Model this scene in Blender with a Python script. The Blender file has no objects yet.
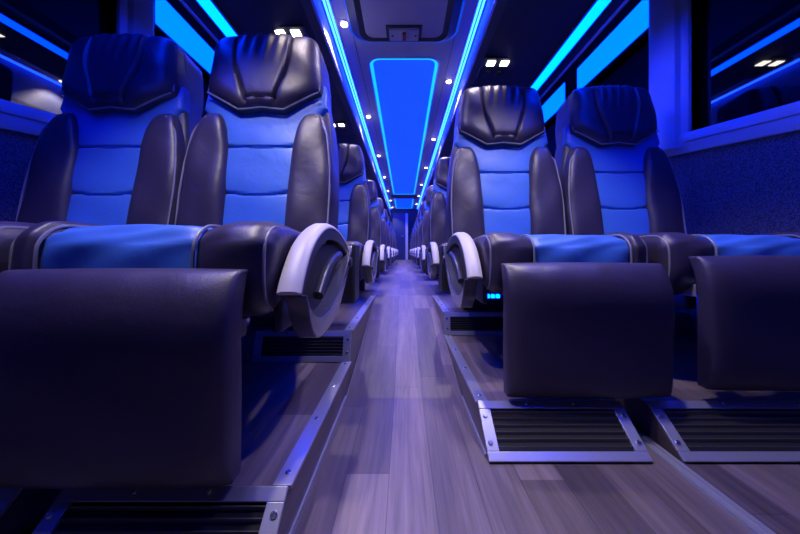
import bpy, bmesh, math, random
from mathutils import Vector, Matrix
random.seed(4)
S = bpy.context.scene
COL = S.collection
PI = math.pi
CAM = 0.31          # camera height above the rear floor (z = 0)
CAMD = 0.0

# ------------------------------------------------------------------ materials
def new_mat(name):
    m = bpy.data.materials.new(name); m.use_nodes = True
    nt = m.node_tree; b = nt.nodes['Principled BSDF']
    return m, nt, b
def setp(b, **k):
    for n, v in k.items():
        n = n.replace('_', ' ')
        if n in b.inputs: b.inputs[n].default_value = v
def plain(name, col, rough=.5, metal=0., spec=.5, coat=0., bump=None):
    m, nt, b = new_mat(name)
    setp(b, Base_Color=(*col, 1), Roughness=rough, Metallic=metal, Coat_Weight=coat)
    b.inputs['Specular IOR Level'].default_value = spec
    tc = nt.nodes.new('ShaderNodeTexCoord'); n = nt.nodes.new('ShaderNodeTexNoise')
    n.inputs['Scale'].default_value = bump[0] if bump else 14
    n.inputs['Detail'].default_value = 4
    nt.links.new(tc.outputs['Object'], n.inputs['Vector'])
    mr = nt.nodes.new('ShaderNodeMapRange'); mr.inputs[3].default_value = max(rough-.05, .01); mr.inputs[4].default_value = rough+.05
    nt.links.new(n.outputs['Fac'], mr.inputs[0]); nt.links.new(mr.outputs[0], b.inputs['Roughness'])
    if bump:
        bp = nt.nodes.new('ShaderNodeBump'); bp.inputs['Strength'].default_value = bump[1]; bp.inputs['Distance'].default_value = bump[2]
        nt.links.new(n.outputs['Fac'], bp.inputs['Height']); nt.links.new(bp.outputs[0], b.inputs['Normal'])
    return m
def leather(name, col, rough=.42, spec=.5):
    m, nt, b = new_mat(name)
    setp(b, Base_Color=(*col, 1), Roughness=rough)
    b.inputs['Specular IOR Level'].default_value = spec
    tc = nt.nodes.new('ShaderNodeTexCoord')
    v = nt.nodes.new('ShaderNodeTexVoronoi'); v.inputs['Scale'].default_value = 420
    n = nt.nodes.new('ShaderNodeTexNoise'); n.inputs['Scale'].default_value = 16; n.inputs['Detail'].default_value = 3; n.inputs['Distortion'].default_value = .6
    for t in (v, n): nt.links.new(tc.outputs['Object'], t.inputs['Vector'])
    b1 = nt.nodes.new('ShaderNodeBump'); b1.inputs['Strength'].default_value = .18; b1.inputs['Distance'].default_value = .001
    b2 = nt.nodes.new('ShaderNodeBump'); b2.inputs['Strength'].default_value = .35; b2.inputs['Distance'].default_value = .006
    nt.links.new(n.outputs['Fac'], b2.inputs['Height']); nt.links.new(v.outputs['Distance'], b1.inputs['Height'])
    nt.links.new(b2.outputs[0], b1.inputs['Normal']); nt.links.new(b1.outputs[0], b.inputs['Normal'])
    mr = nt.nodes.new('ShaderNodeMapRange'); mr.inputs[3].default_value = rough-.08; mr.inputs[4].default_value = rough+.08
    nt.links.new(n.outputs['Fac'], mr.inputs[0]); nt.links.new(mr.outputs[0], b.inputs['Roughness'])
    return m
def glow(name, col, strength):
    m, nt, b = new_mat(name)
    setp(b, Base_Color=(.02, .02, .03, 1), Roughness=.4)
    b.inputs['Emission Color'].default_value = (*col, 1); b.inputs['Emission Strength'].default_value = strength
    return m
def planks():
    m, nt, b = new_mat('wood plank vinyl')
    N, L = nt.nodes, nt.links
    tc = N.new('ShaderNodeTexCoord')
    sp = N.new('ShaderNodeSeparateXYZ'); L.new(tc.outputs['Object'], sp.inputs[0])
    def mth(op, x, y=None):
        n = N.new('ShaderNodeMath'); n.operation = op
        for i, q in enumerate((x, y)):
            if q is None: continue
            if isinstance(q, (int, float)): n.inputs[i].default_value = q
            else: L.new(q, n.inputs[i])
        return n.outputs[0]
    def white(*v):
        c = N.new('ShaderNodeCombineXYZ')
        for i, q in enumerate(v): L.new(q, c.inputs[i])
        w = N.new('ShaderNodeTexWhiteNoise'); w.noise_dimensions = '3D'; L.new(c.outputs[0], w.inputs['Vector']); return w.outputs['Value']
    u = mth('DIVIDE', mth('ADD', sp.outputs['X'], .034), .098); row = mth('FLOOR', u); fu = mth('FRACT', u)
    sh = white(row)
    v = mth('ADD', mth('DIVIDE', sp.outputs['Y'], .72), mth('MULTIPLY', sh, 7.3)); idn = mth('FLOOR', v); fv = mth('FRACT', v)
    rnd = white(row, idn)
    cr = N.new('ShaderNodeValToRGB'); L.new(rnd, cr.inputs[0])
    e = cr.color_ramp.elements
    e[0].color = (.085, .067, .083, 1); e[1].color = (.215, .176, .195, 1)
    e.new(.5).color = (.140, .113, .130, 1)
    seam = mth('MULTIPLY', mth('MULTIPLY', mth('GREATER_THAN', fu, .012), mth('LESS_THAN', fu, .988)), mth('GREATER_THAN', fv, .003))
    seam = mth('ADD', mth('MULTIPLY', seam, .45), .55)
    pm = N.new('ShaderNodeMix'); pm.data_type = 'RGBA'; pm.blend_type = 'MULTIPLY'; pm.inputs[0].default_value = 1
    L.new(cr.outputs[0], pm.inputs[6]); L.new(seam, pm.inputs[7])
    mp = N.new('ShaderNodeMapping'); mp.inputs['Scale'].default_value = (95, 4, 30); L.new(tc.outputs['Object'], mp.inputs['Vector'])
    gr = N.new('ShaderNodeTexNoise'); gr.inputs['Scale'].default_value = 1; gr.inputs['Detail'].default_value = 6; gr.inputs['Roughness'].default_value = .6; gr.inputs['Distortion'].default_value = .5
    L.new(mp.outputs[0], gr.inputs['Vector'])
    mp2 = N.new('ShaderNodeMapping'); mp2.inputs['Scale'].default_value = (22, 1.3, 8); L.new(tc.outputs['Object'], mp2.inputs['Vector'])
    g2 = N.new('ShaderNodeTexNoise'); g2.inputs['Scale'].default_value = 1; g2.inputs['Detail'].default_value = 3; L.new(mp2.outputs[0], g2.inputs['Vector'])
    r1 = N.new('ShaderNodeValToRGB'); r1.color_ramp.elements[0].position = .3; r1.color_ramp.elements[0].color = (.62, .60, .62, 1)
    r1.color_ramp.elements[1].position = .68; r1.color_ramp.elements[1].color = (1.12, 1.1, 1.1, 1); L.new(gr.outputs['Fac'], r1.inputs[0])
    r2 = N.new('ShaderNodeValToRGB'); r2.color_ramp.elements[0].position = .3; r2.color_ramp.elements[0].color = (.7, .68, .7, 1)
    r2.color_ramp.elements[1].position = .7; r2.color_ramp.elements[1].color = (1.15, 1.12, 1.1, 1); L.new(g2.outputs['Fac'], r2.inputs[0])
    m1 = N.new('ShaderNodeMix'); m1.data_type = 'RGBA'; m1.blend_type = 'MULTIPLY'; m1.inputs[0].default_value = 1
    L.new(pm.outputs[2], m1.inputs[6]); L.new(r1.outputs[0], m1.inputs[7])
    m2 = N.new('ShaderNodeMix'); m2.data_type = 'RGBA'; m2.blend_type = 'MULTIPLY'; m2.inputs[0].default_value = 1
    L.new(m1.outputs[2], m2.inputs[6]); L.new(r2.outputs[0], m2.inputs[7])
    L.new(m2.outputs[2], b.inputs['Base Color'])
    mr = N.new('ShaderNodeMapRange'); mr.inputs[3].default_value = .36; mr.inputs[4].default_value = .52; L.new(gr.outputs['Fac'], mr.inputs[0]); L.new(mr.outputs[0], b.inputs['Roughness'])
    bp = N.new('ShaderNodeBump'); bp.inputs['Strength'].default_value = .25; bp.inputs['Distance'].default_value = .001
    L.new(gr.outputs['Fac'], bp.inputs['Height']); L.new(bp.outputs[0], b.inputs['Normal'])
    return m
def carpet():
    m, nt, b = new_mat('wall carpet'); N, L = nt.nodes, nt.links
    tc = N.new('ShaderNodeTexCoord'); n = N.new('ShaderNodeTexNoise'); n.inputs['Scale'].default_value = 190; n.inputs['Detail'].default_value = 4
    L.new(tc.outputs['Object'], n.inputs['Vector'])
    r = N.new('ShaderNodeValToRGB'); r.color_ramp.elements[0].position = .35; r.color_ramp.elements[0].color = (.035, .038, .07, 1)
    r.color_ramp.elements[1].position = .7; r.color_ramp.elements[1].color = (.17, .18, .28, 1)
    L.new(n.outputs['Fac'], r.inputs[0]); L.new(r.outputs[0], b.inputs['Base Color']); setp(b, Roughness=.95)
    bp = N.new('ShaderNodeBump'); bp.inputs['Strength'].default_value = .8; bp.inputs['Distance'].default_value = .004
    L.new(n.outputs['Fac'], bp.inputs['Height']); L.new(bp.outputs[0], b.inputs['Normal'])
    return m

BLUE = (.008, .10, 1.0); CYAN = (.03, .42, 1.0)
M = dict(
    charcoal=leather('charcoal leather', (.035, .027, .064), .43, .65),
    blue=leather('blue leather', (.05, .17, .64), .46),
    shell=leather('seat shell leather', (.05, .05, .085), .45),
    piping=leather('piping leather', (.22, .22, .30), .4),
    pad=plain('armrest grey', (.50, .48, .54), .45, bump=(300, .1, .0005)),
    shield=plain('shield grey plastic', (.075, .075, .125), .22, coat=.3),
    dark=plain('black plastic', (.018, .018, .024), .5),
    arch=plain('dark grey plastic', (.035, .035, .055), .35),
    steel=plain('brushed aluminium', (.42, .43, .52), .36, metal=.65),
    bolt=plain('bolt steel', (.75, .75, .78), .22, metal=1.),
    slat=plain('dark slat metal', (.10, .10, .13), .4, metal=.6),
    black=plain('black void', (.004, .004, .006), .8),
    floor=planks(), carpet=carpet(),
    ceil=plain('ceiling laminate', (.25, .25, .36), .5),
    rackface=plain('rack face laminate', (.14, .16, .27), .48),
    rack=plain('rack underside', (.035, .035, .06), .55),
    trim=plain('window trim plastic', (.52, .56, .72), .4),
    rubber=plain('window rubber', (.012, .012, .02), .5),
    wallp=plain('wall panel', (.03, .03, .05), .6),
    hatch=plain('hatch plastic', (.30, .27, .36), .55),
    red=plain('red plastic', (.16, .01, .02), .4),
    led=glow('led strip lens', (.0, .022, 1), 40.0),
    ledc=glow('led core', (.004, .032, 1.0), 44.0),
    rim=glow('panel rim light', (.0, .13, 1.0), 5.0),
    panel=glow('ceiling light diffuser', (.0, .012, 1.0), 6.0),
    wallglow=glow('wall panel painted glow', (.0, .035, 1.0), 9.0),  # LED light falling on the upper wall, put into the panel's own colour
    warm=glow('spot lens', (1, .82, .62), 14.0),
    read=glow('reading lens', (1, .93, .85), 9.0),
    foot=glow('courtesy light lens', (.0, .022, 1.0), 45.0),
)
def glass():
    m, nt, b = new_mat('tinted window glass')
    setp(b, Base_Color=(.002, .002, .006, 1), Roughness=.015, IOR=1.95)
    n = nt.nodes.new('ShaderNodeTexNoise'); n.inputs['Scale'].default_value = 2
    mr = nt.nodes.new('ShaderNodeMapRange'); mr.inputs[3].default_value = .008; mr.inputs[4].default_value = .03
    nt.links.new(n.outputs['Fac'], mr.inputs[0]); nt.links.new(mr.outputs[0], b.inputs['Roughness'])
    return m
M['glass'] = glass()

# ------------------------------------------------------------------ helpers
def obj(name, bm, mat, parent=None, smooth=True, bevel=0, seg=2, angle=40):
    bmesh.ops.recalc_face_normals(bm, faces=bm.faces)
    me = bpy.data.meshes.new(name); bm.to_mesh(me); bm.free()
    for m in (mat if isinstance(mat, (list, tuple)) else [mat]): me.materials.append(m)
    if smooth:
        for p in me.polygons: p.use_smooth = True
        me.set_sharp_from_angle(angle=math.radians(angle))
    o = bpy.data.objects.new(name, me); COL.objects.link(o)
    if parent: o.parent = parent
    if bevel:
        md = o.modifiers.new('round', 'BEVEL'); md.width = bevel; md.segments = seg; md.limit_method = 'ANGLE'; md.angle_limit = math.radians(35); md.harden_normals = True
    return o
def thing(name, label, cat, loc=(0, 0, 0), group=None):
    o = bpy.data.objects.new(name, None); COL.objects.link(o); o.empty_display_size = .1
    o.location = loc; o['label'] = label; o['category'] = cat
    if group: o['group'] = group
    return o
def tag(o, label, cat, group=None):
    o['label'] = label; o['category'] = cat
    if group: o['group'] = group
    return o
def struct(o): o['kind'] = 'structure'; return o
def copy_thing(root, loc, label, group=None):
    r = root.copy(); COL.objects.link(r); r.location = loc; r['label'] = label
    if group: r['group'] = group
    for ch in [c for c in COL.objects if c.parent == root]:
        c = ch.copy(); COL.objects.link(c); c.parent = r
        for g in [q for q in COL.objects if q.parent == ch]:
            d = g.copy(); COL.objects.link(d); d.parent = c
    return r
def box(bm, x0, x1, y0, y1, z0, z1):
    vs = [bm.verts.new((x, y, z)) for z in (z0, z1) for y in (y0, y1) for x in (x0, x1)]
    for f in ((0, 2, 3, 1), (4, 5, 7, 6), (0, 1, 5, 4), (2, 6, 7, 3), (0, 4, 6, 2), (1, 3, 7, 5)): bm.faces.new([vs[i] for i in f])
def quad(bm, *ps): bm.faces.new([bm.verts.new(p) for p in ps])
def rbox(name, x0, x1, y0, y1, z0, z1, mat, parent=None, bevel=.006, seg=2):
    bm = bmesh.new(); box(bm, min(x0, x1), max(x0, x1), y0, y1, z0, z1)
    return obj(name, bm, mat, parent, True, bevel, seg)
def prism_x(bm, poly, x0, x1):
    a = [bm.verts.new((x0, y, z)) for y, z in poly]; b = [bm.verts.new((x1, y, z)) for y, z in poly]
    n = len(poly); bm.faces.new(a); bm.faces.new(b[::-1])
    for i in range(n): bm.faces.new((a[i], b[i], b[(i+1) % n], a[(i+1) % n]))
def prism_y(bm, poly, y0, y1):
    a = [bm.verts.new((x, y0, z)) for x, z in poly]; b = [bm.verts.new((x, y1, z)) for x, z in poly]
    n = len(poly); bm.faces.new(a); bm.faces.new(b[::-1])
    for i in range(n): bm.faces.new((a[i], b[i], b[(i+1) % n], a[(i+1) % n]))
def tube(bm, pts, r, n=6):
    pts = [Vector(p) for p in pts]; rings = []
    for i, p in enumerate(pts):
        t = (pts[min(i+1, len(pts)-1)]-pts[max(i-1, 0)]).normalized()
        u = t.orthogonal().normalized() if i == 0 else (u-t*u.dot(t)).normalized()
        w = t.cross(u)
        rings.append([bm.verts.new(p+(u*math.cos(2*PI*k/n)+w*math.sin(2*PI*k/n))*r) for k in range(n)])
    for a, b in zip(rings, rings[1:]):
        for k in range(n): bm.faces.new((a[k], a[(k+1) % n], b[(k+1) % n], b[k]))
    bm.faces.new(rings[0][::-1]); bm.faces.new(rings[-1])
def disc(bm, c, r, h, axis='Z', n=16):
    """short cylinder starting at c going +h along axis, domed by a smaller top ring"""
    ax = {'X': Vector((1, 0, 0)), 'Y': Vector((0, 1, 0)), 'Z': Vector((0, 0, 1))}[axis]
    u = ax.orthogonal().normalized(); w = ax.cross(u); c = Vector(c); rings = []
    for rr, hh in ((r, 0), (r, h*.6), (r*.75, h)):
        rings.append([bm.verts.new(c+ax*hh+(u*math.cos(2*PI*k/n)+w*math.sin(2*PI*k/n))*rr) for k in range(n)])
    for a, b in zip(rings, rings[1:]):
        for k in range(n): bm.faces.new((a[k], a[(k+1) % n], b[(k+1) % n], b[k]))
    bm.faces.new(rings[0][::-1]); bm.faces.new(rings[-1])
def sstep(a, b, x):
    t = max(0, min(1, (x-a)/(b-a))); return t*t*(3-2*t)
def interp(pts, x):
    if x <= pts[0][0]: return pts[0][1]
    for (a, p), (b, q) in zip(pts, pts[1:]):
        if x <= b: return p+(q-p)*(x-a)/(b-a)
    return pts[-1][1]
def smooth_path(pts, n=6):
    P = [Vector((0,)+tuple(p)) if len(p) == 2 else Vector(p) for p in pts]; out = []
    for i in range(len(P)-1):
        p0, p1, p2, p3 = P[max(i-1, 0)], P[i], P[i+1], P[min(i+2, len(P)-1)]
        for k in range(n):
            t = k/n
            out.append(.5*((2*p1)+(p2-p0)*t+(2*p0-5*p1+4*p2-p3)*t*t+(3*p1-p0-3*p2+p3)*t**3))
    out.append(P[-1]); return out
def pad(bm, F, xl, xr, vb, vt, w0, H, wb, ns=28, nt=28, ps=4, pt=4, k=.15, detail=None, warp=None):
    """upholstered pad: x between xl(t)..xr(t), v between vb(s)..vt(s), front bulges by H, sides go back to wb"""
    G = []
    sp = lambda i, n: .35*i/n+.65*(.5-.5*math.cos(PI*i/n))
    for j in range(nt+1):
        row = []
        for i in range(ns+1):
            s, t = sp(i, ns), sp(j, nt); a, b = 2*s-1, 2*t-1
            a2, b2 = a*math.sqrt(1-k*b*b/2), b*math.sqrt(1-k*a*a/2)
            s2, t2 = (a2+1)/2, (b2+1)/2
            if warp:
                x = warp(2*s2-1, t2); v = vb(x)+(vt(x)-vb(x))*t2
            else:
                x = xl(t2)+(xr(t2)-xl(t2))*s2; v = vb(s2)+(vt(s2)-vb(s2))*t2
            pr = max(0, 1-abs(a)**ps)**.5*max(0, 1-abs(b)**pt)**.5
            w = w0+H*pr+(detail(x, v)*min(1, pr*1.5) if detail else 0)
            row.append((bm.verts.new(F(x, v, w)), (x, v)))
        G.append(row)
    for j in range(nt):
        for i in range(ns): bm.faces.new((G[j][i][0], G[j][i+1][0], G[j+1][i+1][0], G[j+1][i][0]))
    loop = [G[0][i] for i in range(ns)]+[G[j][ns] for j in range(nt)]+[G[nt][i] for i in range(ns, 0, -1)]+[G[j][0] for j in range(nt, 0, -1)]
    back = [bm.verts.new(F(p[1][0], p[1][1], wb)) for p in loop]; n = len(loop)
    for i in range(n): bm.faces.new((loop[i][0], loop[(i+1) % n][0], back[(i+1) % n], back[i]))
    bm.faces.new(back)

# ------------------------------------------------------------------ the seat
def FB(x, v, w): return (x, -.15+.167*v-.986*w, .272+.975*v+.167*w)
def groove(d, s=.006): return math.exp(-(d/s)**2)
def hw_shell(v): return interp([(0, .255), (.15, .268), (.3, .272), (.45, .262), (.56, .248), (.64, .228), (.72, .216), (.84, .208), (.9, .185)], v)

def make_seat(name, label, a, aisle, foot):
    """a = +1: the aisle lies towards +x of this seat"""
    root = thing(name, label, 'seat', (0, 0, 0), 'coach seats')
    # back shell
    bm = bmesh.new()
    pad(bm, FB, lambda t: -hw_shell(t*.88), lambda t: hw_shell(t*.88), lambda s: 0, lambda s: .885, .0, .018, -.10, 20, 30, 6, 8, .05)
    obj('back_shell', bm, M['shell'], root, bevel=.02, seg=3)
    # blue centre
    def dz(x, v):
        d = -.013*groove(v-(.438-.006*math.cos(x*11)), .0045)-.013*groove(v-(.256-.012*math.cos(x*13)), .0045)
        d += .007*abs(math.sin((v-.256)/.182*PI))*(1 if v < .438 else 0)
        d += .0035*math.sin(v*31+x*6)*(1-abs(x)/.3)
        return d
    cx = lambda v: interp([(0, .125), (.2, .128), (.42, .142), (.50, .152), (.545, .20), (.60, .238), (.72, .225)], v)
    bm = bmesh.new()
    pad(bm, FB, lambda t: -cx(.04+t*.66), lambda t: cx(.04+t*.66), lambda s: .04, lambda s: .70, .012, .018, -.02, 28, 150, 8, 10, .0, dz)
    obj('centre_panel', bm, M['blue'], root)
    # bolsters
    for sg in (-1, 1):
        inner = lambda v: interp([(0, .104), (.12, .104), (.3, .108), (.45, .116), (.54, .130), (.575, .140)], v)
        outer = lambda v: interp([(0, .264), (.12, .276), (.25, .279), (.35, .275), (.45, .263), (.52, .250), (.575, .236)], v)
        vt = lambda s: .578-.045*max(0, (abs(2*s-1)-.25)/.75)**2.2
        bm = bmesh.new()
        L, R = (inner, outer) if sg > 0 else (lambda v: -outer(v), lambda v: -inner(v))
        rip = (lambda x, v, sg=sg: .004*math.sin(v*22+sg)*math.sin(abs(x)*30))
        pad(bm, FB, lambda t: L(.02+t*.55), lambda t: R(.02+t*.55), lambda s: .02, vt, .012, .044, -.06, 28, 48, 5, 9, .05, rip)
        b = obj('bolster', bm, M['charcoal'], root)
        bm = bmesh.new(); pts = []
        for q in range(30):
            v = .03+.52*q/29; pts.append(FB(sg*(outer(v)-.012-.03*sstep(.48, .56, v)), v, .046))
        tube(bm, smooth_path(pts, 2), .0035); obj('piping', bm, M['piping'], b)
    # headrest
    hb = lambda x: interp([(0, .578), (.05, .571), (.085, .568), (.200, .638), (.225, .650)], abs(x))
    ht = lambda x: .905-.012*(abs(x)/.19)**3
    hx = lambda v: interp([(.57, .216), (.64, .218), (.72, .214), (.84, .202), (.885, .192), (.905, .176)], v)
    seam = lambda v: .052+.052*sstep(.57, .79, v)
    def dh(x, v):
        g = -.013*groove(abs(x)-seam(v), .0045)*sstep(.585, .61, v)
        g += -.008*groove(v-.612, .005)*(1 if abs(x) < seam(v) else 0)
        inside = 1-sstep(seam(v)-.015, seam(v)+.002, abs(x))
        g += .006*inside-.010*inside*sstep(.86, .70, v)*0
        g += inside*.0032*math.sin(x*150+2*math.sin(v*12))*sstep(.72, .86, v)
        g += .004*math.sin(v*38+x*26)*(1-inside)*.6
        return g
    bm = bmesh.new()
    def hw_(q, t):
        v = .57+.335*t; sm = seam(v)
        return sm*q/.42 if abs(q) < .42 else math.copysign(sm+(hx(v)-sm)*(abs(q)-.42)/.58, q)
    pad(bm, FB, None, None, hb, ht, .020, .058, -.115, 84, 48, 7, 6, .0, dh, hw_)
    h = obj('headrest', bm, M['charcoal'], root)
    bm = bmesh.new(); pts = []
    for q in range(41):
        s = q/40; x = (2*s-1)*.210; pts.append(FB(x, hb(x)+.006, .046+.006*(1-abs(2*s-1)**4)))
    tube(bm, pts, .0035); obj('piping', bm, M['piping'], h)
    for sg in (-1, 1):
        bm = bmesh.new(); pts = [FB(sg*(hx(.66+.2*q/20)-.006), .66+.2*q/20, .040) for q in range(21)]
        tube(bm, pts, .003); obj('piping', bm, M['piping'], h)
    # cushion path (y, z)
    path = [(-.10, .335), (-.2, .342), (-.35, .352), (-.48, .360), (-.555, .363)]
    for q in range(1, 8):
        an = q/8*PI/2; path.append((-.575-.062*math.sin(an), .306+.057*math.cos(an)))
    path += [(-.638, .29), (-.638, .25), (-.628, .21), (-.60, .19)]
    pv = [Vector((0,)+p) for p in path]
    pv = smooth_path(path, 3); nP = len(pv); nor = []
    for i in range(nP):
        t = (pv[min(i+1, nP-1)]-pv[max(i-1, 0)]).normalized(); nor.append(Vector((0, t.z, -t.y)))
    for i in range(nP):
        if nor[i].z < -.3 and i < nP*.5: nor[i] = -nor[i]
    if nor[0].z < 0: nor = [-n for n in nor]
    def sweep(xs, off, close_side=None):
        bm = bmesh.new(); g = [[bm.verts.new((x, (p+n*off(x, i)).y, (p+n*off(x, i)).z)) for x in xs] for i, (p, n) in enumerate(zip(pv, nor))]
        for r0, r1 in zip(g, g[1:]):
            for k in range(len(xs)-1): bm.faces.new((r0[k], r0[k+1], r1[k+1], r1[k]))
        if close_side is not None:
            e = [r[close_side] for r in g]
            bm.faces.new(e+[bm.verts.new((xs[close_side], -.10, .19))])
        return bm
    cw = .152
    wr = lambda x, i: .003*math.sin(x*38+i*.4)*math.sin(i*.23)+.002*math.sin(x*17-i*.3)
    xo = -a*(.040 if aisle else .050)
    xs = [xo-cw+2*cw*q/24 for q in range(25)]
    obj('cushion_centre', sweep(xs, lambda x, i: -.006+.010*max(0, 1-(min(cw, abs(x-xo))/cw)**6)**.5+wr(x, i)), M['blue'], root)
    for sg in (-1, 1):
        xs, ofs = [], {}; c0 = cw+sg*xo; c1 = .262-.044 if sg == a else .256-.044
        for q in range(9):
            x = c0+(c1-c0)*q/8; xs.append(sg*x); ofs[sg*x] = -.006+.020*math.sin(min(1, q/8*1.4)*PI/2)
        for q in range(1, 9):
            an = q/8*PI/2; x = c1+.044*math.sin(an); xs.append(sg*x); ofs[sg*x] = .014-.046*(1-math.cos(an))
        b = obj('cushion_bolster', sweep(xs, lambda x, i: ofs[x]+.6*wr(x, i), len(xs)-1), M['charcoal'], root)
        bm = bmesh.new(); tube(bm, [(sg*c0, (p+n*.003).y, (p+n*.003).z) for p, n in zip(pv, nor)], .0034); obj('piping', bm, M['piping'], b)
        bm = bmesh.new(); tube(bm, [(sg*(c1+.030), (p+n*.000).y, (p+n*.000).z) for p, n in zip(pv, nor)], .0034); obj('piping', bm, M['piping'], b)
    # frame, base
    rbox('seat_frame', -.245, .245, -.56, -.02, .165, .30, M['arch'], root, .015)
    rbox('cushion_skirt', a*.238, a*.256, -.575, -.06, .135, .30, M['shell'], root, .006)
    ax = .32 if aisle else .255
    rbox('base_shell', -a*.24, a*ax, .0, .13, .10, .345, M['dark'], root, .012, 3)
    rbox('pedestal', -a*.12, a*.20, .02, .10, 0, .105, M['dark'], root, .006)
    # footrest
    if foot:
        yc, xo, hwid, xr0 = foot
        def FF(x, v, w): return (xo+x, yc-w+.036*max(0, (v-.62)/.38)**2.4+.006*(1-v), xr0-.09+.37*v)
        bm = bmesh.new()
        dd = lambda x, v: .002*math.sin(v*9+x*7)+.0015*math.sin(x*60)*sstep(.85, 1, v)
        pad(bm, FF, lambda t: -hwid, lambda t: hwid, lambda s: 0, lambda s: 1, .0, .028, -.03, 40, 40, 7, 7, .06, dd)
        f = obj('footrest', bm, M['charcoal'], root, bevel=.012, seg=3)
        for sg in (-1, 1):
            rbox('footrest_bracket', xo+sg*.13-.018, xo+sg*.13+.018, yc+.03, -.52, .17, .21, M['steel'], f, .004)
        p = rbox('recline_mount', a*.140, a*.176, -.62, -.555, .125, .245, M['arch'], root, .01)
        bm = bmesh.new(); disc(bm, (a*.174 if a > 0 else -.194, -.585, .185), .017, .02, 'X'); obj('knob', bm, M['dark'], p)
    # courtesy light under the cushion
    yl = -.46 if a < 0 else -.25
    p = rbox('courtesy_light', a*.155, a*.237, yl+.005, yl+.03, .145, .160, M['arch'], root, .003)
    for q in range(4):
        x0 = .163+.0185*q
        rbox('light_lens', a*x0, a*(x0+.013), yl-.006, yl+.010, .138, .152, M['foot'], p, .002)
    if aisle:
        # armrest: arched pad, dark arch, crescent shield
        ap = smooth_path([(-.648, .232), (-.622, .272), (-.57, .326), (-.50, .364), (-.42, .385), (-.33, .385), (-.24, .368), (-.16, .340), (-.115, .312)], 5)
        bm = bmesh.new(); rings = []
        for i, p in enumerate(ap):
            t = (ap[min(i+1, len(ap)-1)]-ap[max(i-1, 0)]).normalized(); n = Vector((0, -t.z, t.y))
            hwid = .0245; th = .014
            sec = [(-hwid, -th), (-hwid, -.008), (-hwid+.007, -.002), (-.01, .0015), (.01, .0015), (hwid-.007, -.002), (hwid, -.008), (hwid, -th)]
            rings.append([bm.verts.new((a*.297+u, (p+n*v).y, (p+n*v).z)) for u, v in sec])
        for r0, r1 in zip(rings, rings[1:]):
            for q in range(8): bm.faces.new((r0[q], r0[(q+1) % 8], r1[(q+1) % 8], r1[q]))
        bm.faces.new(rings[0][::-1]); bm.faces.new(rings[-1])
        arm = obj('armrest', bm, M['pad'], root, bevel=.003)
        arm['label'] = 'pale grey arched armrest pad'
        bm = bmesh.new(); rings = []
        for i, p in enumerate(ap):
            t = (ap[min(i+1, len(ap)-1)]-ap[max(i-1, 0)]).normalized(); n = Vector((0, -t.z, t.y))
            f = i/(len(ap)-1); lo = -.030-.014*math.sin(PI*f)
            rings.append([bm.verts.new((a*.297+u, (p+n*v).y, (p+n*v).z)) for u, v in ((-.022, -.012), (.022, -.012), (.022, lo), (-.022, lo))])
        for r0, r1 in zip(rings, rings[1:]):
            for q in range(4): bm.faces.new((r0[q], r0[(q+1) % 4], r1[(q+1) % 4], r1[q]))
        bm.faces.new(rings[0][::-1]); bm.faces.new(rings[-1])
        obj('armrest_arch', bm, M['arch'], arm, bevel=.004)
        bot = smooth_path([(-.630, .222), (-.616, .188), (-.592, .148), (-.555, .120), (-.49, .114), (-.41, .124), (-.33, .148), (-.24, .205), (-.17, .262), (-.108, .325)], 4)
        top = smooth_path([(-.118, .335), (-.17, .292), (-.25, .238), (-.36, .180), (-.46, .158), (-.54, .162), (-.60, .192), (-.626, .226)], 4)
        poly = [(p.y, p.z) for p in bot+top]
        bm = bmesh.new(); prism_x(bm, poly, a*.287 if a > 0 else -.329, .329 if a > 0 else -.287)
        sh = obj('side_shield', bm, M['shield'], root, bevel=.014, seg=4)
        poly = [(-.585, .21), (-.50, .20), (-.36, .22), (-.20, .27), (-.17, .31), (-.30, .335), (-.45, .325), (-.55, .27)]
        bm = bmesh.new(); prism_x(bm, poly, a*.275 if a > 0 else -.305, .305 if a > 0 else -.275)
        obj('armrest_core', bm, M['dark'], sh)
        lv = smooth_path([(-.50, .205), (-.44, .25), (-.36, .285), (-.27, .30)], 4)
        bm = bmesh.new(); tube(bm, [(a*.313, p.y, p.z) for p in lv], .014, 10)
        obj('recline_lever', bm, M['arch'], sh)
        bm = bmesh.new(); disc(bm, (.325 if a > 0 else -.337, -.165, .275), .018, .012, 'X'); obj('pivot_cap', bm, M['arch'], sh)
    return root

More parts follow.
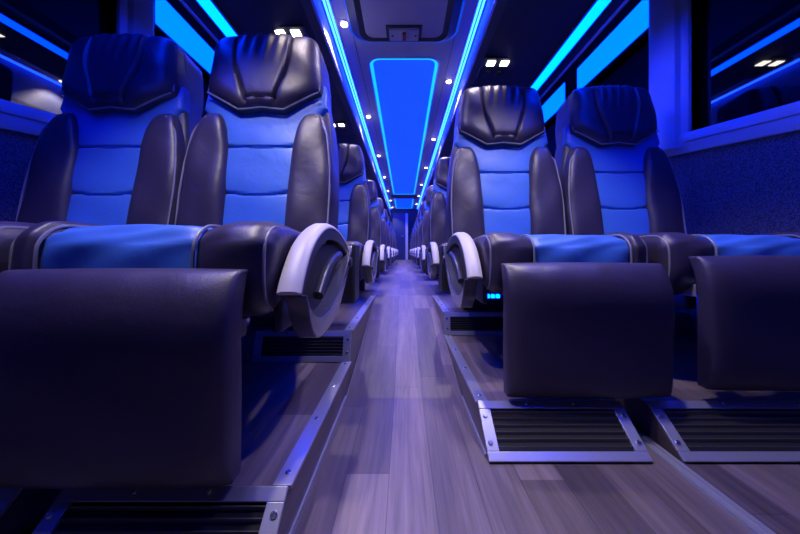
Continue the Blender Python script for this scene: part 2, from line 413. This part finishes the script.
ORD = ['front', 'second', 'third', 'fourth', 'fifth', 'sixth', 'seventh', 'eighth', 'ninth']
CX, WX = .52, 1.082
LY = [1.22+1.17*k for k in range(9)]
RY = [1.58+1.13*k for k in range(9)]
FOOT_L = (-.715, .013, .2170, 0); FOOT_R = (-.765, .014, .2270, 0)
def lab(side, kind, k, foot):
    if k == 0: return {
        ('left', 'aisle'): 'front left aisle seat, footrest lowered nearest the camera, charcoal leather with blue panels',
        ('left', 'window'): 'front left window seat of charcoal and blue leather, beside the nearest dark window',
        ('right', 'aisle'): 'front right aisle seat, whole square footrest hanging over a floor grille',
        ('right', 'window'): 'front right window seat beside the carpeted wall, charcoal and blue leather'}[(side, kind)]
    return f'{ORD[k]} {kind} seat from the front in the {side} row, charcoal leather with blue panels'
protos = {}
for side, sg, ys in (('left', -1, LY), ('right', 1, RY)):
    a = -sg
    ft = FOOT_L if side == 'left' else FOOT_R
    front = make_seat('passenger_seat', lab(side, 'aisle', 0, 1), a, True, (ft[0], a*ft[1], ft[2], 0))
    front.location = (sg*CX, ys[0], 0)
    fw = make_seat('passenger_seat', lab(side, 'window', 0, 1), a, False, (ft[0], a*(.035 if side == 'right' else .02), .2200, .02 if side == 'right' else 0))
    fw.location = (sg*WX, ys[0], 0)
    for seat, dx in ((front, -.012 if sg < 0 else -.028), (fw, -.006 if sg < 0 else -.026)):
        for ch in [c for c in COL.objects if c.parent == seat and c.name.split('.')[0] in ('back_shell', 'centre_panel', 'bolster', 'headrest')]:
            ch.location.x = dx
    # rows behind keep their footrests stowed
    for k in range(1, 9):
        for kind, src, cx in (('aisle', front, CX), ('window', fw, WX)):
            if kind == 'window' and k > 2: continue
            r = src.copy(); COL.objects.link(r); r.location = (sg*cx, ys[k], 0); r['label'] = lab(side, kind, k, 0)
            for ch in [c for c in COL.objects if c.parent == src]:
                if ch.name.split('.')[0] in ('footrest', 'recline_mount'): continue
                c = ch.copy(); COL.objects.link(c); c.parent = r
                for g in [q for q in COL.objects if q.parent == ch]:
                    d = g.copy(); COL.objects.link(d); d.parent = c

# ------------------------------------------------------------------ floor, steps
LOW, MID = -.20, -.11
YEND = 12.1; XW = 1.47
# per side: (front top y, front bottom y, step bottom y, step top y)
ST = {-1: (.536, .430, 1.145, 1.18), 1: (.84, .725, 1.512, 1.54)}
bm = bmesh.new()
XA, XG0, XG1 = .205, .60, .674
quad(bm, (-XW, -1.6, LOW), (XW, -1.6, LOW), (XW, 1.05, LOW), (-XW, 1.05, LOW))
quad(bm, (-XA, 1.05, LOW), (XA, 1.05, LOW), (XA, 2.14, 0), (-XA, 2.14, 0))
quad(bm, (-XA, 2.14, 0), (XA, 2.14, 0), (XA, YEND, 0), (-XA, YEND, 0))
for sg in (-1, 1):
    f0, f1, s0, s1 = ST[sg]
    for xa, xb in ((XA, XG0), (XG1, XW)):
        X0, X1 = sg*xa, sg*xb
        quad(bm, (X0, f1, LOW), (X1, f1, LOW), (X1, f0, MID), (X0, f0, MID))
        quad(bm, (X0, f0, MID), (X1, f0, MID), (X1, s0, MID), (X0, s0, MID))
        for X in (X0, X1):
            quad(bm, (X, f1, LOW), (X, f0, MID), (X, s0, MID), (X, s0, LOW-.02))
    quad(bm, (sg*XG0, 1.0, LOW), (sg*XG1, 1.0, LOW), (sg*XG1, s1, LOW), (sg*XG0, s1, LOW))
    quad(bm, (sg*XA, s0, MID), (sg*XW, s0, MID), (sg*XW, s1, 0), (sg*XA, s1, 0))
    quad(bm, (sg*XG0, s0, LOW), (sg*XG1, s0, LOW), (sg*XG1, s0, MID), (sg*XG0, s0, MID))
    quad(bm, (sg*XA, s1, 0), (sg*XW, s1, 0), (sg*XW, YEND, 0), (sg*XA, YEND, 0))
    quad(bm, (sg*XA, s0, LOW-.02), (sg*XA, s0, MID), (sg*XA, s1, 0), (sg*XA, 2.14, 0))
fl = struct(obj('floor', bm, M['floor'], smooth=False))

# metal edge trims with screws
n_trim = 0
def trim(name, polys, screws):
    global n_trim
    n_trim += 1
    o = None
    bm = bmesh.new()
    for p, y0, y1 in polys: prism_y(bm, p, y0, y1)
    o = struct(obj(f'trim_{n_trim}', bm, M['steel'], bevel=.001))
    for x, y, z in screws:
        b = bmesh.new(); disc(b, (x, y, z), .0055, .003, 'Z', 10); obj('screw', b, M['bolt'], o)
    return o
for sg in (-1, 1):
    f0, f1, s0, s1 = ST[sg]
    for z, y0, y1 in ((MID, f0, s0), (0, s1+.0, 2.12)):
        p = [(sg*(XA-.004), z-.004), (sg*(XA-.004), z+.004), (sg*(XA+.030), z+.004), (sg*(XA+.030), z)]
        n = max(3, int((y1-y0)/.14))
        trim('edge', [(p, y0, y1)], [(sg*(XA+.013), y0+.03+(y1-y0-.06)*q/(n-1), z+.004) for q in range(n)])
    # thin bright strip at the foot of the riser
    p = [(sg*(XA-.004), LOW), (sg*(XA-.004), LOW+.008), (sg*XA, LOW+.008), (sg*XA, LOW)]
    bmx = bmesh.new(); prism_y(bmx, p, f1+.02, 1.05); 
    v0 = [(sg*(XA-.004), 1.05, LOW), (sg*(XA-.004), 1.05, LOW+.008), (sg*(XA-.004), 2.13, .006), (sg*(XA-.004), 2.13, -.002)]
    quad(bmx, *v0)
    n_trim += 1; struct(obj(f'trim_{n_trim}', bmx, M['steel'], smooth=False))
    # seat track
    p = [(sg*.632, LOW), (sg*.634, LOW+.006), (sg*.644, LOW+.006), (sg*.645, LOW+.003), (sg*.655, LOW+.003), (sg*.656, LOW+.006), (sg*.666, LOW+.006), (sg*.668, LOW)]
    bmx = bmesh.new(); prism_y(bmx, p, -1.2, s0)
    n_trim += 1; struct(obj(f'trim_{n_trim}', bmx, M['steel'], smooth=False))

def grille(x0, x1, yb, zb, yt, zt, label, nsl=6, side_plate=0):
    g = thing('floor_grille', label, 'grille', (x0, yb, zb), 'floor vent grilles')
    ang = math.atan2(zt-zb, yt-yb); SL = math.hypot(zt-zb, yt-yb); W = x1-x0
    g.rotation_euler = (ang, 0, 0)
    bm = bmesh.new(); fr = .030; fv = .022
    for b in ((0, W, 0, fv), (0, W, SL-fv, SL), (0, fr, fv, SL-fv), (W-fr, W, fv, SL-fv)):
        box(bm, *b, .002, .009)
    f = obj('frame', bm, M['steel'], g, bevel=.0015)
    for x in (.012, W-.012):
        for v in (SL*.28, SL*.72):
            b = bmesh.new(); disc(b, (x, v, .009), .006, .004, 'Z', 10); obj('screw', b, M['bolt'], f)
    for x in (W*.33, W*.66):
        b = bmesh.new(); disc(b, (x, SL-.009, .009), .004, .003, 'Z', 10); obj('screw', b, M['bolt'], f)
    bm = bmesh.new(); box(bm, fr, W-fr, fv, SL-fv, .0005, .002); obj('backing', bm, M['black'], g)
    bm = bmesh.new(); h = SL-2*fv
    for q in range(nsl):
        v = fv+h*(q+.5)/nsl; d = h/nsl*.20
        vs = [(v-d, .0025), (v+d*.6, .0085), (v+d, .0075), (v-d*.3, .0025)]
        prism_x(bm, vs, fr, W-fr)
    obj('slats', bm, M['slat'], g, smooth=False)
    return g
f0, f1, s0, s1 = ST[-1]
grille(-XG0, -XA, f1, LOW, f0, MID, 'dark front grille beside the aisle, under the nearest left footrest')
grille(-1.25, -XG1, f1, LOW, f0, MID, 'front grille at the bottom left corner, only its metal corner in sight')
grille(-.578, -XA, s0, MID, s1, 0, 'silver grille beneath the left armrest, halfway up the step')
grille(-1.25, -XG1+.03, s0, MID, s1, 0, 'grille almost hidden behind the left footrest, below the window seat')
f0, f1, s0, s1 = ST[1]
grille(XA, XG0, f1, LOW, f0, MID, 'blue-lit grille under the whole right footrest, beside the aisle')
grille(XG1, 1.3, f1, LOW, f0, MID, 'wide grille under the far right footrest, next to the floor track')
grille(XA, .60, s0, MID, s1, 0, 'small silver grille on the right step, half behind the footrest')

# ------------------------------------------------------------------ walls, windows
SILL = lambda y: CAM+.495+.135*(min(y, 1.75)-1.05)
CZ = 2.06
for side, sg in (('left', -1), ('right', 1)):
    X = sg*1.53; XI = sg*XW
    bm = bmesh.new()
    ys = [-1.6, 1.05, 1.75, YEND]
    for y0, y1 in zip(ys, ys[1:]):
        quad(bm, (XI, y0, -.21), (XI, y1, -.21), (XI, y1, SILL(y1)), (XI, y0, SILL(y0)))
    w = struct(obj(f'wall_{side}', bm, M['carpet'], smooth=False))
    bm = bmesh.new(); quad(bm, (X, -1.6, CAM+1.30), (X, YEND, CAM+1.30), (X, YEND, CZ), (X, -1.6, CZ)); 
    obj('upper_wall', bm, M['wallp'], w, smooth=False)
    # sill trim : stepped profile that follows the sill
    prof = [(0, -.055), (-.016, -.055), (-.024, -.035), (-.026, -.002), (-.018, .0), (-.018, .004), (-.030, .006), (-.034, .03), (-.026, .055), (.0, .06)]
    bm = bmesh.new(); rows = []
    for y in (-1.6, .2, 1.05, 1.75, 1.9, YEND):
        rows.append([bm.verts.new((XI+sg*dx, y, SILL(y)+dz*.92)) for dx, dz in prof])
    for r0, r1 in zip(rows, rows[1:]):
        for q in range(len(prof)-1): bm.faces.new((r0[q], r0[q+1], r1[q+1], r1[q]))
    n_trim += 1; t = struct(obj(f'trim_{n_trim}', bm, M['trim'], angle=30))
    # panes
    bays = ((-1.6, 1.55), (1.755, 3.4), (3.56, 5.3), (5.46, 8.5), (8.66, YEND))
    for i, (y0, y1) in enumerate(bays):
        bm = bmesh.new(); z1 = CAM+1.34
        xa, xb = sorted((XI+sg*.038, XI+sg*.046))
        pr = [(y0, SILL(y0)+.03), (y1, SILL(y1)+.03), (y1, z1), (y0, z1)]
        prism_x(bm, pr, xa, xb)
        p = struct(obj(f'window_{i+1+(5 if sg > 0 else 0)}', bm, M['glass'], smooth=False))
        bm = bmesh.new(); box(bm, *sorted((XI-sg*.004, XI+sg*.05)), y1-.02, y1, SILL(y1)+.03, z1)
        obj('window_gasket', bm, M['rubber'], p, smooth=False)
    # pillars between the panes
    for y0, y1 in ((1.53, 1.72 if sg < 0 else 1.755), (3.4, 3.56), (5.3, 5.46), (8.5, 8.66)):
        bm = bmesh.new(); d = .09
        pl = [(XI+sg*.05, y0), (XI-sg*.02, y0), (XI-sg*.028, y0+.012), (XI-sg*.028, y0+.035), (XI-sg*.05, y0+.045), (XI-sg*.062, y0+.075), (XI-sg*.062, y1-.04), (XI-sg*.045, y1-.008), (XI-sg*.02, y1), (XI+sg*.05, y1)]
        lo = [bm.verts.new((x, y, SILL(y)-.02)) for x, y in pl]; hi = [bm.verts.new((x, y, CZ)) for x, y in pl]
        n = len(pl); bm.faces.new(lo); bm.faces.new(hi)
        for q in range(n): bm.faces.new((lo[q], lo[(q+1) % n], hi[(q+1) % n], hi[q]))
        n_trim += 1; struct(obj(f'trim_{n_trim}', bm, M['trim'], angle=35))
    # wall panels above the windows, the LED strip's light painted as emission
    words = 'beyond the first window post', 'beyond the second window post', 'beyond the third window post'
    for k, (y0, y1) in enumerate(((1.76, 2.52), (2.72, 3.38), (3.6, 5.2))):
        c = thing('wall_glow_panel', f'panel painted with cyan LED glow, high on the {side} wall, {words[k] if k != 1 else "behind the gap after the first panel"}', 'glow-painted wall panel', (sg*(XW-.005), y0, CAM+1.33), 'wall panels with painted glow')
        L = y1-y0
        bm = bmesh.new(); box(bm, *sorted((0, -sg*.012)), 0, L, .012, .208); obj('glow_face', bm, M['wallglow'], c, bevel=.005)
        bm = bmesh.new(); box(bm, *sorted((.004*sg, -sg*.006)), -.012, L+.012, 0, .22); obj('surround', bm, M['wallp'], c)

# ------------------------------------------------------------------ ceiling, racks
HC = CAM+1.74
bm = bmesh.new(); quad(bm, (-1.52, -1.6, CZ+.02), (1.52, -1.6, CZ+.02), (1.52, YEND, CZ+.02), (-1.52, YEND, CZ+.02))
box(bm, -.62, .62, -1.6, YEND, HC, HC+.02)
ceil = struct(obj('ceiling', bm, M['ceil'], smooth=False))
for sg in (-1, 1):   # shallow joint lines of the centre panel
    bm = bmesh.new(); box(bm, *sorted((sg*.405, sg*.409)), -1.6, YEND, HC-.002, HC); obj('panel_joint', bm, M['rubber'], ceil, smooth=False)

for side, sg in (('left', -1), ('right', 1)):
    r = thing('luggage_rack', f'long dark overhead luggage rack along the {side} side of the coach', 'luggage rack', (0, 0, 0))
    bm = bmesh.new()
    pts = [(.575, 1.74), (.560, 1.60), (.500, 1.36), (.478, 1.315), (.470, 1.30), (.478, 1.285)]
    rows = [[bm.verts.new((sg*x, y, CAM+h)) for x, h in pts] for y in (-1.6, YEND)]
    for q in range(len(pts)-1): bm.faces.new((rows[0][q], rows[0][q+1], rows[1][q+1], rows[1][q]))
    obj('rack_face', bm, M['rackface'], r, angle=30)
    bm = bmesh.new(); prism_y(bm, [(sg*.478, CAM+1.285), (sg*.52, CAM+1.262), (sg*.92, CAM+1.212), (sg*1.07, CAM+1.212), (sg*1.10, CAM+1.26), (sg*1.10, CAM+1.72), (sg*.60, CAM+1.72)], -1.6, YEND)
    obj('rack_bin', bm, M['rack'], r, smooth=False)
    bm = bmesh.new(); box(bm, *sorted((sg*1.064, sg*1.078)), -1.6, YEND, CAM+1.203, CAM+1.214); obj('edge_trim', bm, M['trim'], r, smooth=False)
    for y in [.9+1.17*k+(.2 if sg > 0 else 0) for k in range(9)]:
        bm = bmesh.new(); prism_y(bm, [(sg*.50, CAM+1.271), (sg*.52, CAM+1.2605), (sg*.92, CAM+1.2105), (sg*.92, CAM+1.2125), (sg*.52, CAM+1.2635)], y, y+.006)
        obj('rack_joint', bm, M['black'], r, smooth=False)
    # outer LED strip below the rack
    s = thing('led_strip', f'wide cyan light strip under the outer edge of the {side} luggage rack', 'light strip', (sg*.955, 0, CAM+1.2))
    bm = bmesh.new(); box(bm, -.030, .030, -.1, YEND, -.006, .002); obj('lens', bm, M['led'], s, bevel=.002)
    bm = bmesh.new(); box(bm, -.040, .040, -1.6, YEND, .0, .012); obj('housing', bm, M['rack'], s)
    # inner LED strip, twin lines
    s = thing('led_strip', f'thin twin-line light strip along the {side} edge of the aisle ceiling', 'light strip', (sg*.54, 0, HC))
    for dx in (-.013, .013):
        bm = bmesh.new(); box(bm, dx-.006, dx+.006, -.1, YEND-.05, -.014, -.006); obj('lens', bm, M['ledc'], s)
    bm = bmesh.new(); box(bm, -.028, .028, -1.6, YEND, -.008, .0); obj('housing', bm, M['trim'], s)

# ceiling light panels
def rounded(hw0, y0, y1, r, inset=0):
    out = []
    for cx, cy, a0 in ((hw0-r, y0+r, -PI/2), (hw0-r, y1-r, 0), (-hw0+r, y1-r, PI/2), (-hw0+r, y0+r, PI)):
        for q in range(9):
            an = a0+PI/2*q/8; out.append((cx+(r-inset)*math.cos(an), cy+(r-inset)*math.sin(an)))
    return out
def ring(bm, a, b, z0, z1):
    A = [bm.verts.new((x, y, z0)) for x, y in a]; B = [bm.verts.new((x, y, z1)) for x, y in b]; n = len(a)
    for i in range(n): bm.faces.new((A[i], A[(i+1) % n], B[(i+1) % n], B[i]))
def ngon(bm, a, z): bm.faces.new([bm.verts.new((x, y, z)) for x, y in a])
for y0, y1, lb in ((2.68, 9.0, 'long glowing blue ceiling panel with brighter edges above the aisle'), (9.75, 11.9, 'short far blue ceiling panel beyond the dark crossbar, above the end door')):
    p = thing('ceiling_light', lb, 'ceiling light', (0, y0, HC), None)
    L = y1-y0; hw = .315
    bm = bmesh.new(); ngon(bm, rounded(hw, 0, L, .10, .028), -.004); obj('glow_face', bm, M['panel'], p, smooth=False)
    bm = bmesh.new(); ring(bm, rounded(hw, 0, L, .10), rounded(hw, 0, L, .10, .030), -.010, -.004); obj('rim_light', bm, M['rim'], p, smooth=False)
    bm = bmesh.new(); ring(bm, rounded(hw+.02, -.02, L+.02, .115), rounded(hw, 0, L, .10), -.002, -.012); obj('surround', bm, M['ceil'], p)
bm = bmesh.new(); box(bm, -.40, .40, 9.2, 9.6, HC-.03, HC-.001)
tag(obj('ceiling_crossbar', bm, M['rack'], bevel=.005), 'dark crossbar on the ceiling between the two blue light panels', 'crossbar')
# roof hatch
h = thing('roof_hatch', 'grey roof hatch with dark frame and red latch, above the front of the aisle', 'hatch', (0, 1.25, HC))
L = 1.22
bm = bmesh.new(); ring(bm, rounded(.405, 0, L, .12), rounded(.375, 0, L, .12, .03), -.004, -.03); ring(bm, rounded(.375, 0, L, .12, .03), rounded(.345, 0, L, .12, .06), -.03, -.004)
obj('frame', bm, M['dark'], h, angle=60)
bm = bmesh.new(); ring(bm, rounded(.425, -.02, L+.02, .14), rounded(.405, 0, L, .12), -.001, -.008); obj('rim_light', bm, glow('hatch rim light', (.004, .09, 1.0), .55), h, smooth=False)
bm = bmesh.new(); ngon(bm, rounded(.345, .03, L-.03, .09, .0), -.012); obj('lid', bm, M['hatch'], h, smooth=False)
bm = bmesh.new(); box(bm, -.115, .115, L-.17, L-.05, -.040, -.012); lt = obj('latch', bm, M['hatch'], h, bevel=.006)
bm = bmesh.new(); box(bm, -.14, .14, L-.19, L-.06, -.022, -.011); obj('latch_recess', bm, M['dark'], lt, bevel=.004)
bm = bmesh.new(); box(bm, -.012, .018, L-.15, L-.07, -.056, -.038); obj('latch_pin', bm, M['red'], lt, bevel=.004)
for x in (-.09, .09):
    bm = bmesh.new(); disc(bm, (x, L-.11, -.041), .009, -.004, 'Z', 10); obj('screw', bm, M['dark'], lt)

# ceiling spots
def lamp(name, loc, energy, col, size=1.9, blend=.6, rad=.03, rot=(0, 0, 0)):
    d = bpy.data.lights.new(name, 'SPOT'); d.energy = energy; d.color = col; d.spot_size = size; d.spot_blend = blend; d.shadow_soft_size = rad
    o = bpy.data.objects.new(name, d); COL.objects.link(o); o.location = loc; o.rotation_euler = rot; return o
WARM = (1, .84, .84)
spot0 = None
for side, sg, y0, lo, hi in (('left', -1, 2.28, -2, 7), ('right', 1, 3.05, -3, 6)):
    for k in range(lo, hi):
        y = y0+1.56*k
        if y < .3: continue
        loc = (sg*.455, y, HC)
        if k >= 0:
            lb = f'{["nearest", "second", "third", "fourth", "fifth", "sixth", "farthest"][k] if not (k == hi-1) else "farthest"} warm ceiling spotlight along the {side} light strip'
            if spot0 is None:
                spot0 = thing('ceiling_spotlight', lb, 'spotlight', loc, 'ceiling spotlights')
                bm = bmesh.new(); disc(bm, (0, 0, 0), .036, -.008, 'Z', 20); obj('bezel', bm, M['steel'], spot0)
                bm = bmesh.new(); disc(bm, (0, 0, -.007), .026, -.010, 'Z', 16); obj('lens', bm, M['warm'], spot0)
            else: copy_thing(spot0, loc, lb)
        lamp('spot_lamp', (loc[0], y, HC-.03), 50, WARM)
# reading lights in the rack
rd0 = None
for side, sg, ys in (('left', -1, (1.70, 2.93, 4.1, 5.3)), ('right', 1, (1.97, 3.2, 4.3, 5.4))):
    for k, y in enumerate(ys):
        h = 1.262-.05*(.63-.52)/.40
        loc = (sg*(.655 if sg < 0 else .615), y, CAM+h-.004)
        lb = f'pair of square white reading lights with dark air nozzles, {["nearest", "second", "third", "farthest"][k]} under the {side} rack'
        if rd0 is None:
            rd0 = thing('reading_light', lb, 'reading light', loc, 'reading lights')
            bm = bmesh.new(); box(bm, -.10, .10, -.05, .18, -.004, .006); obj('panel', bm, M['rack'], rd0, bevel=.003)
            for x in (-.044, .044):
                bm = bmesh.new(); box(bm, x-.026, x+.026, -.026, .026, -.010, -.002); obj('lens', bm, M['read'], rd0, bevel=.006)
                bm = bmesh.new(); disc(bm, (x, .11, -.003), .028, -.014, 'Z', 18); obj('air_nozzle', bm, M['dark'], rd0)
        else: copy_thing(rd0, loc, lb)
        lamp('reading_and_fill_lamp', (sg*.63, y, CAM+h-.03), 14, (1, .88, .92), 1.35, .6, .025)

lamp('reading_and_fill_lamp', (-.56, .46, CAM+1.22), 44, (1, .88, .97), 1.5, .7, .03, (.20, 0, 0))  # unseen fill lamp added to brighten the left front seat and footrest
lamp('reading_and_fill_lamp', (.54, .80, CAM+1.22), 44, (1, .88, .97), 1.5, .7, .03, (.20, 0, 0))  # same added fill for the right front seat, no fixture
# ------------------------------------------------------------------ rear end
bm = bmesh.new(); quad(bm, (-1.5, YEND, 0), (1.5, YEND, 0), (1.5, YEND, CZ), (-1.5, YEND, CZ))
struct(obj('wall_back', bm, M['wallp'], smooth=False))
bm = bmesh.new(); box(bm, -.44, .06, YEND-.05, YEND-.005, .0, 1.86)
d = struct(obj('door_1', bm, plain('door panel', (.03, .045, .14), .35), bevel=.004))
bm = bmesh.new(); box(bm, .06, .16, YEND-.07, YEND-.005, 0, 1.86); obj('door_frame', bm, M['trim'], d, bevel=.004)
bm = bmesh.new(); tube(bm, [(-.02, YEND-.05, .95), (-.02, YEND-.09, .95), (-.10, YEND-.09, .95)], .012); obj('door_handle', bm, M['steel'], d)

# ------------------------------------------------------------------ world + camera
w = bpy.data.worlds.new('World'); S.world = w; w.use_nodes = True
w.node_tree.nodes['Background'].inputs[0].default_value = (.01, .05, .5, 1); w.node_tree.nodes['Background'].inputs[1].default_value = .05
c = bpy.data.cameras.new('camera'); co = bpy.data.objects.new('camera', c); COL.objects.link(co)
co.location = (0, 0, CAM); co.rotation_euler = (PI/2, 0, 0)
c.sensor_width = 36; c.lens = 36*300/800; c.shift_x = -4/800; c.shift_y = -15/800; c.clip_start = .02
S.camera = co
S.view_settings.view_transform = 'Standard'; S.view_settings.look = 'None'; S.view_settings.exposure = 0; S.view_settings.gamma = 1
S.view_settings.use_curve_mapping = False
try:
    S.cycles.use_denoising = True; S.cycles.max_bounces = 8; S.cycles.sample_clamp_indirect = 6
except Exception: pass
